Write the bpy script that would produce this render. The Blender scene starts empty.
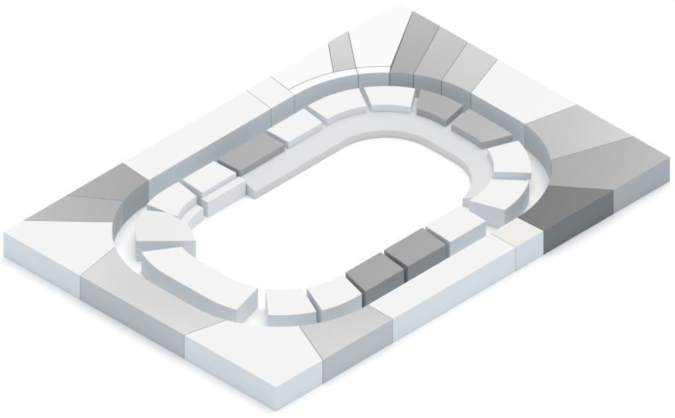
import bpy, bmesh, math
from mathutils import Vector

# ---------------------------------------------------------------- plan helpers
S = 10.0                       # drawing units per metre
SE = 0.5774; CE = math.sqrt(1-SE*SE)
ELEV = math.asin(SE)
R2 = math.sqrt(2)
HP = 24.0                      # stand height in drawing units (projected)
H = HP/(S*CE)
BP = 20.0
BH = BP/(S*CE)                 # lower block height
TP = 13.5
TH = TP/(S*CE)                 # tier height at the blocks
TF = 7.0/(S*CE)                # tier height at the rink
UL, VL = 558.0, 386.0
L0 = (3.0, 232.0); AU = (394.5, -230.5); AV = (273.0, 155.5)
DET = AU[0]*AV[1]-AU[1]*AV[0]

def plane(px, py, zp):
    a = (px-337.5)/S
    b = ((209.0-py)-zp)/(S*SE)
    return (a+b)/R2, (b-a)/R2
def W(u, v):                   # plan (u along length, v along width) -> metres
    s, t = u/UL, v/VL
    return plane(L0[0]+s*AU[0]+t*AV[0], L0[1]+s*AU[1]+t*AV[1], HP)
def UV(px, py, zp=HP):
    dx = px-L0[0]; dy = py+(zp-HP)-L0[1]
    return ((dx*AV[1]-dy*AV[0])/DET*UL, (AU[0]*dy-AU[1]*dx)/DET*VL)

def rrect(u0, u1, v0, v1, r, n=40, m=30):
    pts = []
    def line(a, b):
        for i in range(m):
            t = i/m
            pts.append((a[0]+(b[0]-a[0])*t, a[1]+(b[1]-a[1])*t))
    def arc(c, a0, a1):
        for i in range(n):
            a = math.radians(a0+(a1-a0)*i/n)
            pts.append((c[0]+r*math.cos(a), c[1]+r*math.sin(a)))
    arc((u0+r, v0+r), 180, 270); line((u0+r, v0), (u1-r, v0))
    arc((u1-r, v0+r), 270, 360); line((u1, v0+r), (u1, v1-r))
    arc((u1-r, v1-r), 0, 90);    line((u1-r, v1), (u0+r, v1))
    arc((u0+r, v1-r), 90, 180);  line((u0, v1-r), (u0, v0+r))
    return pts
HOLE  = rrect(42, 497, 41, 350, 122)
LEDGE = rrect(31, 508, 30, 361, 133)
BOUT  = rrect(66, 482, 58, 328, 106)
BIN   = rrect(108, 450, 90, 289, 78)
BSTEP = rrect(117, 442, 99, 281, 69)

def near(c, p):
    best = min(range(len(c)), key=lambda i: (c[i][0]-p[0])**2+(c[i][1]-p[1])**2)
    n = len(c); bt = (1e18, best, 0)
    for k in (best-1, best):
        a = c[k % n]; b = c[(k+1) % n]
        d = (b[0]-a[0], b[1]-a[1]); q = d[0]**2+d[1]**2
        if q < 1e-9: continue
        t = max(0, min(1, ((p[0]-a[0])*d[0]+(p[1]-a[1])*d[1])/q))
        x = (a[0]+d[0]*t, a[1]+d[1]*t)
        e = (x[0]-p[0])**2+(x[1]-p[1])**2
        if e < bt[0]: bt = (e, k % n, t)
    return bt[1]+bt[2]
def at(c, f):
    n = len(c); k = int(math.floor(f)); t = f-k
    a = c[k % n]; b = c[(k+1) % n]
    return (a[0]+(b[0]-a[0])*t, a[1]+(b[1]-a[1])*t)
def span(c, s, e):
    n = len(c)
    if e < s: e += n
    out = [at(c, s)]
    k = int(math.floor(s))+1
    while k < e:
        if k-s > 0.2 and e-k > 0.2: out.append(c[k % n])
        k += 1
    out.append(at(c, e))
    return out

def inset(poly, d):
    n = len(poly)
    area = sum(poly[i][0]*poly[(i+1) % n][1]-poly[(i+1) % n][0]*poly[i][1] for i in range(n))
    if area < 0: poly = poly[::-1]
    out = []
    for i in range(n):
        p0 = Vector(poly[i-1]); p1 = Vector(poly[i]); p2 = Vector(poly[(i+1) % n])
        a = (p1-p0).normalized(); b = (p2-p1).normalized()
        na = Vector((-a.y, a.x)); nb = Vector((-b.y, b.x))
        m = (na+nb)
        if m.length < 1e-4: m = na
        m.normalize()
        k = d/max(0.35, m.dot(na))
        out.append((p1.x+m.x*k, p1.y+m.y*k))
    return out

# ---------------------------------------------------------------- materials
def lin(c):
    c /= 255.0
    return c/12.92 if c <= 0.04045 else ((c+0.055)/1.055)**2.4
mats = {}
def paint(name, rgb, rough=0.6, var=0.035, scale=0.1, fade=False):
    if name in mats: return mats[name]
    m = bpy.data.materials.new(name); m.use_nodes = True
    nt = m.node_tree; b = nt.nodes["Principled BSDF"]
    tc = nt.nodes.new("ShaderNodeTexCoord")
    nz = nt.nodes.new("ShaderNodeTexNoise"); nz.inputs["Scale"].default_value = scale
    nz.inputs["Detail"].default_value = 1.0
    mr = nt.nodes.new("ShaderNodeMapRange")
    mr.inputs["From Min"].default_value = 0.3; mr.inputs["From Max"].default_value = 0.7
    mr.inputs["To Min"].default_value = 1-var; mr.inputs["To Max"].default_value = 1+var
    vm = nt.nodes.new("ShaderNodeVectorMath"); vm.operation = 'SCALE'
    vm.inputs[0].default_value = rgb
    nt.links.new(tc.outputs["Object"], nz.inputs["Vector"])
    nt.links.new(nz.outputs["Fac"], mr.inputs["Value"])
    last = mr.outputs["Result"]
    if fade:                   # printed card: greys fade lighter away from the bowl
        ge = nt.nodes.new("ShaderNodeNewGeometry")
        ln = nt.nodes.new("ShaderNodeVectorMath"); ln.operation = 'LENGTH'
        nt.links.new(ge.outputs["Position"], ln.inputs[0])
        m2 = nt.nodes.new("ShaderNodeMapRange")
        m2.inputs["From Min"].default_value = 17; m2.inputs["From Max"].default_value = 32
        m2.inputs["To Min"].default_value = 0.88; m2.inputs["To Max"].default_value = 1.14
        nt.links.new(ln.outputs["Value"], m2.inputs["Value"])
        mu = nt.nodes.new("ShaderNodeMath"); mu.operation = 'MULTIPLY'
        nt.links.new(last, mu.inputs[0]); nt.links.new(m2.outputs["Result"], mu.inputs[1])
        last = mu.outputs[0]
    nt.links.new(last, vm.inputs["Scale"])
    nt.links.new(vm.outputs["Vector"], b.inputs["Base Color"])
    b.inputs["Roughness"].default_value = rough
    b.inputs["Specular IOR Level"].default_value = 0.12
    mats[name] = m
    return m
ILL = 1.16
def top_mat(g, inner=False):
    a = min(0.92, lin(g)/ILL)
    if g == 239: return paint("cream_card", (a, a*0.985, a*0.94), var=0.008)
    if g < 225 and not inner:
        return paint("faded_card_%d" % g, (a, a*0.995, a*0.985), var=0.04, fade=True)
    return paint("matte_card_%d" % g, (a, a*0.995, a*0.985), var=0.008 if g > 225 else 0.06)
def side_mat(g, inner=False):  # upright faces: bluish shade put into the colour, weaker on the inner blocks
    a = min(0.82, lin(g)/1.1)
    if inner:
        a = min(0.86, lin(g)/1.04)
        return paint("pale_shade_tinted_edge_%d" % g, (a*0.90, a*0.95, a*0.985), var=0.01)
    return paint("shade_tinted_edge_%d" % g, (a*0.85, a*0.925, a*0.975), var=0.02)

def prism(name, poly, z0, z1, gtop, gside=None, bevel=0.035, gap=0.025, inner=False):
    poly = inset(poly, gap)
    bm = bmesh.new()
    lo = [bm.verts.new((x, y, z0)) for x, y in poly]
    hi = [bm.verts.new((x, y, z1)) for x, y in poly]
    n = len(poly)
    f = bm.faces.new(hi); f.material_index = 0
    f = bm.faces.new(lo[::-1]); f.material_index = 1
    for i in range(n):
        f = bm.faces.new((lo[i], lo[(i+1) % n], hi[(i+1) % n], hi[i])); f.material_index = 1
    cx = sum(p[0] for p in poly)/n; cy = sum(p[1] for p in poly)/n
    for v in bm.verts: v.co.x -= cx; v.co.y -= cy
    me = bpy.data.meshes.new(name); bm.to_mesh(me); bm.free()
    me.materials.append(top_mat(gtop, inner)); me.materials.append(side_mat(gside or gtop, inner))
    ob = bpy.data.objects.new(name, me); ob.location = (cx, cy, 0)
    bpy.context.collection.objects.link(ob)
    if bevel:
        b = ob.modifiers.new("soft_edge", 'BEVEL'); b.width = bevel; b.segments = 2
        b.limit_method = 'ANGLE'; b.angle_limit = math.radians(40)
    return ob
def tag(ob, label, cat, group):
    ob["label"] = label; ob["category"] = cat; ob["group"] = group

# ---------------------------------------------------------------- ground
def sheet(name, poly, z, rgb):
    bm = bmesh.new(); bm.faces.new([bm.verts.new((x, y, z)) for x, y in poly])
    for f in bm.faces:
        f.normal_update()
        if f.normal.z < 0: f.normal_flip()
    me = bpy.data.meshes.new(name); bm.to_mesh(me); bm.free()
    me.materials.append(paint(name+"_paint", rgb, 0.9, 0.0))
    ob = bpy.data.objects.new(name, me); bpy.context.collection.objects.link(ob)
    ob["kind"] = "structure"; return ob
sheet("ground", [(-300, -300), (300, -300), (300, 300), (-300, 300)], 0.0, (0.96, 0.96, 0.96))
sheet("arena_floor", [W(*p) for p in rrect(60, 488, 50, 336, 112)], 0.004, (0.96, 0.95, 0.915))

# ---------------------------------------------------------------- upper stand sections
CL = (3, 232); CT = (397.5, 1.5); CR = (670.5, 157); CB = (276, 387.5)
def ledge_at(o, i):            # where the radial seam crosses the curved strip line
    a = UV(*o); b = UV(*i)
    best = None
    for k in range(400):
        t = k/400*0.6
        p = (b[0]+(a[0]-b[0])*t, b[1]+(a[1]-b[1])*t)
        f = near(LEDGE, p); q = at(LEDGE, f)
        d = math.dist(p, q)
        if best is None or d < best[0]: best = (d, f)
    return best[1]
def sec(outer, i0, i1, g, label, ledge=False, gs=None):
    if ledge:
        inn = span(LEDGE, ledge_at(outer[0], i0), ledge_at(outer[-1], i1))
    else:
        inn = span(HOLE, near(HOLE, UV(*i0)), near(HOLE, UV(*i1)))
    inn = [W(*p) for p in inn]
    out = [plane(x, y, HP) for x, y in outer]
    ob = prism("upper_stand_block", out+inn[::-1], 0, H, g, gs)
    tag(ob, label, "stand block", "upper tier stand blocks around the arena")
def onLT(x): return (x, CL[1]+(x-CL[0])/(CT[0]-CL[0])*(CT[1]-CL[1]))
def onTR(x): return (x, CT[1]+(x-CT[0])/(CR[0]-CT[0])*(CR[1]-CT[1]))
def onRB(x): return (x, CB[1]+(x-CB[0])/(CR[0]-CB[0])*(CR[1]-CB[1]))
def onBL(x): return (x, CL[1]+(x-CL[0])/(CB[0]-CL[0])*(CB[1]-CL[1]))
# outer points run the same way round as the inner curve
sec([onBL(80), CL, onLT(23)], (112, 247), (112, 222), 244, "white corner stand block with pale blue shade painted on its edge")
sec([onLT(23), onLT(66)], (112, 222), (122, 200), 182, "mid grey wedge stand block beside white corner", gs=208)
sec([onLT(66), onLT(122)], (122, 200), (148, 180), 176, "mid grey stand block next to long white block", gs=200)
sec([onLT(122), onLT(246)], (148, 180), (272, 109), 245, "long white straight stand block")
sec([onLT(246), onLT(270)], (272, 109), (297, 96), 246, "short off-white stand block between longer white ones")
sec([onLT(270), onLT(328)], (297, 96), (334, 75), 251, "white stand block with curved strip along its inside", True)
sec([onLT(328), onLT(348)], (334, 75), (356, 68), 214, "light grey wedge stand block between white ones", True)
sec([onLT(348), CT, onTR(413)], (356, 68), (390, 68), 251, "white stand block at the corner beside grey wedge", True)
sec([onTR(413), onTR(440)], (390, 68), (413, 75), 180, "mid grey wedge stand block at the corner", gs=215)
sec([onTR(440), onTR(468)], (413, 75), (439, 83), 196, "grey wedge stand block between two grey wedges", gs=222)
sec([onTR(468), onTR(498)], (439, 83), (467, 95), 211, "light grey wedge stand block beside white block", gs=230)
sec([onTR(498), onTR(578)], (467, 95), (527, 123), 245, "white stand block at the short end")
sec([onTR(578), onTR(634)], (527, 123), (553, 160), 200, "light grey stand block at curved corner", gs=226)
sec([onTR(634), CR, onRB(614)], (553, 160), (551, 186), 176, "mid grey corner stand block", gs=190)
sec([onRB(614), onRB(544)], (551, 186), (517, 217), 130, "dark charcoal grey stand block", gs=130)
sec([onRB(544), onRB(516)], (517, 217), (490, 233), 239, "short cream white stand block beside the dark one")
sec([onRB(516), onRB(393)], (490, 233), (365, 303), 244, "long white straight stand block")
sec([onRB(393), onRB(323)], (365, 303), (298, 322), 210, "light grey stand block at curved corner")
sec([onRB(323), CB, onBL(184)], (298, 322), (230, 316), 244, "white corner stand block with pale blue shade painted on its edge")
sec([onBL(184), onBL(80)], (230, 316), (112, 247), 212, "light grey stand block at the short end")
def strip(oa, a, ob_, b, lab):
    o = [W(*p) for p in span(LEDGE, ledge_at(oa, a), ledge_at(ob_, b))]
    i = [W(*p) for p in span(HOLE, near(HOLE, UV(*a)), near(HOLE, UV(*b)))]
    ob = prism("curved_walkway_strip", o+i[::-1], 0, H-0.04, 253, 246)
    tag(ob, lab, "walkway strip", "curved walkway strips")
strip(onLT(270), (297, 96), onLT(348), (356, 68), "narrow white curved strip beside white stand block")
strip(onLT(348), (356, 68), onTR(413), (390, 68), "short white curved strip below corner stand block")

# ---------------------------------------------------------------- lower stand blocks
def blk(o0, o1, i0, i1, g, label, base=0.004, custom=None, gap=0.055):
    o = [W(*p) for p in span(BOUT, near(BOUT, UV(*o0, BP)), near(BOUT, UV(*o1, BP)))]
    if custom:
        i = [plane(x, y, BP) for x, y in custom]
    else:
        i = [W(*p) for p in span(BIN, near(BIN, UV(*i0, BP)), near(BIN, UV(*i1, BP)))]
    ob = prism("lower_stand_block", o+i[::-1], base, BH, g, None, bevel=0.06, gap=gap, inner=True)
    tag(ob, label, "stand block", "lower tier stand blocks around the rink")
w = 244
T = TH-0.02
blk((130, 242), (146, 210), None, None, 237, "white wedge lower stand block at rink end",
    custom=[(197, 241), (190, 226), (170, 212)])
blk((149, 205), (177, 180), (186, 218), (207, 201), w, "small white lower stand block in the curve")
blk((179, 178), (213, 160), (209, 197), (238, 173), w, "white lower stand block beside a grey one")
blk((215, 158), (263, 131), (240, 171), (286, 144.5), 180, "mid grey lower stand block on the long side", T)
blk((265.5, 130), (303, 107), (289.5, 143), (323, 122), w, "white lower stand block on the long side", T)
blk((307, 106), (358, 85), (328, 120), (368, 108), w, "white lower stand block where the side curves", T)
blk((362, 84), (417, 86), (372, 108), (411, 108), w, "white curved lower stand block beside a grey one", T)
blk((421, 87), (466, 104), (416, 109), (446, 121), 180, "mid grey curved lower stand block", T)
blk((471, 107), (511, 136), (452, 123), (479, 144), 190, "grey curved lower stand block beside a white one", T)
blk((515, 141), (526, 173), (484, 149), (492, 172), w, "white lower stand block at curved end", T)
blk((526, 180), (508, 212), (492, 179), (474, 204), w, "white lower stand block turning to the long side")
blk((491, 223), (453, 244), (467, 209), (430, 229), w, "white lower stand block beside a dark grey one")
blk((450, 246), (410, 268), (428, 230), (387, 252), 170, "dark grey lower stand block on the long side")
blk((407, 270), (366, 292), (384, 253), (344, 272), 170, "dark grey lower stand block beside a white one")
blk((362, 293), (320, 308), (342, 273), (306, 288), w, "small white lower stand block in the curve")
blk((316, 310), (268, 314), (303, 289), (264, 290), w, "small white lower stand block at rink corner")
blk((241, 305), (138, 252), (258, 289), (175, 248), w, "large white curved lower stand block at rink end")

# stepped pieces joined to the fronts of the free-standing blocks
def step(a, b, zp, lab):
    s, e = near(BIN, UV(*a, BP)), near(BIN, UV(*b, BP))
    o = span(BIN, s, e)
    i = span(BSTEP, near(BSTEP, o[0]), near(BSTEP, o[-1]))
    ob = prism("low_step", [W(*p) for p in o]+[W(*p) for p in i[::-1]], 0.006, zp/(S*CE), 240, 240, 0.03, -0.055, True)
    tag(ob, lab, "step", "low steps in front of the lower blocks")
step((187, 217), (206.5, 202), 12, "low pale step in front of a small white block")
step((208, 197), (239.5, 172), 15, "pale step in front of a white block")

# ---------------------------------------------------------------- solid sloping tier under the blocks
def tier():
    u_s = UV(240.5, 171, BP)[0]
    u_e = UV(478, 214, BP)[0]
    def curve(u1, v0, v1, r, ue):
        pts = [(u_s, v0)]
        def arc(c, a0, a1):
            for i in range(61):
                a = math.radians(a0+(a1-a0)*i/60)
                pts.append((c[0]+r*math.cos(a), c[1]+r*math.sin(a)))
        for i in range(1, 40): pts.append((u_s+(u1-r-u_s)*i/40, v0))
        arc((u1-r, v0+r), -90, 0)
        for i in range(1, 20): pts.append((u1, v0+r+(v1-r-v0-r)*i/20))
        arc((u1-r, v1-r), 0, 78)
        return pts
    inn = curve(430, 111, 268, 60, u_e)
    mid = curve(449, 91, 288, 77, u_e)
    out = curve(478, 62, 322, 104, u_e)
    def V(c, z): return [bm.verts.new((*W(*p), z)) for p in c]
    bm = bmesh.new()
    rows = [V(inn, 0.006), V(inn, TF), V(mid, TH), V(out, TH), V(out, 0.006)]
    n = len(inn)
    for r in range(5):
        a = rows[r]; b = rows[(r+1) % 5]
        for i in range(n-1): bm.faces.new((a[i], a[i+1], b[i+1], b[i]))
    bm.faces.new([r[0] for r in rows]); bm.faces.new([r[-1] for r in rows][::-1])
    bmesh.ops.recalc_face_normals(bm, faces=bm.faces)
    for f in bm.faces: f.smooth = True
    for e in bm.edges:
        if len(e.link_faces) == 2 and e.calc_face_angle(0) > math.radians(20): e.smooth = False
    me = bpy.data.meshes.new("sloped_rinkside_tier"); bm.to_mesh(me); bm.free()
    me.materials.append(paint("tier_grey", (0.67, 0.675, 0.68), var=0.02))
    ob = bpy.data.objects.new("sloped_rinkside_tier", me); bpy.context.collection.objects.link(ob)
    b = ob.modifiers.new("soft_edge", 'BEVEL'); b.width = 0.08; b.segments = 3
    b.limit_method = 'ANGLE'; b.angle_limit = math.radians(30)
    ob["label"] = "pale grey horseshoe-shaped sloping tier around the white rink"
    ob["category"] = "seating tier"
tier()

# ---------------------------------------------------------------- light
wd = bpy.data.worlds.new("World"); bpy.context.scene.world = wd; wd.use_nodes = True
bg = wd.node_tree.nodes["Background"]
bg.inputs["Color"].default_value = (0.98, 1.0, 1.03, 1); bg.inputs["Strength"].default_value = 0.68
sd = bpy.data.lights.new("soft_sun", 'SUN'); sd.energy = 1.6; sd.angle = math.radians(50); sd.color = (1, 0.985, 0.965)
so = bpy.data.objects.new("soft_sun", sd); bpy.context.collection.objects.link(so)
dirn = Vector((-0.22, -0.04, -1.0))
so.rotation_euler = dirn.to_track_quat('-Z', 'Y').to_euler(); so.location = (0, 0, 60)

# ---------------------------------------------------------------- camera
cd = bpy.data.cameras.new("camera"); cd.type = 'ORTHO'; cd.ortho_scale = 67.5; cd.clip_end = 1000
co = bpy.data.objects.new("camera", cd); bpy.context.collection.objects.link(co)
fw = Vector((math.cos(ELEV)/R2, math.cos(ELEV)/R2, -math.sin(ELEV)))
co.location = -fw*150
co.rotation_euler = fw.to_track_quat('-Z', 'Y').to_euler()
sc = bpy.context.scene; sc.camera = co
sc.view_settings.view_transform = 'Standard'; sc.view_settings.look = 'None'; sc.view_settings.exposure = 0
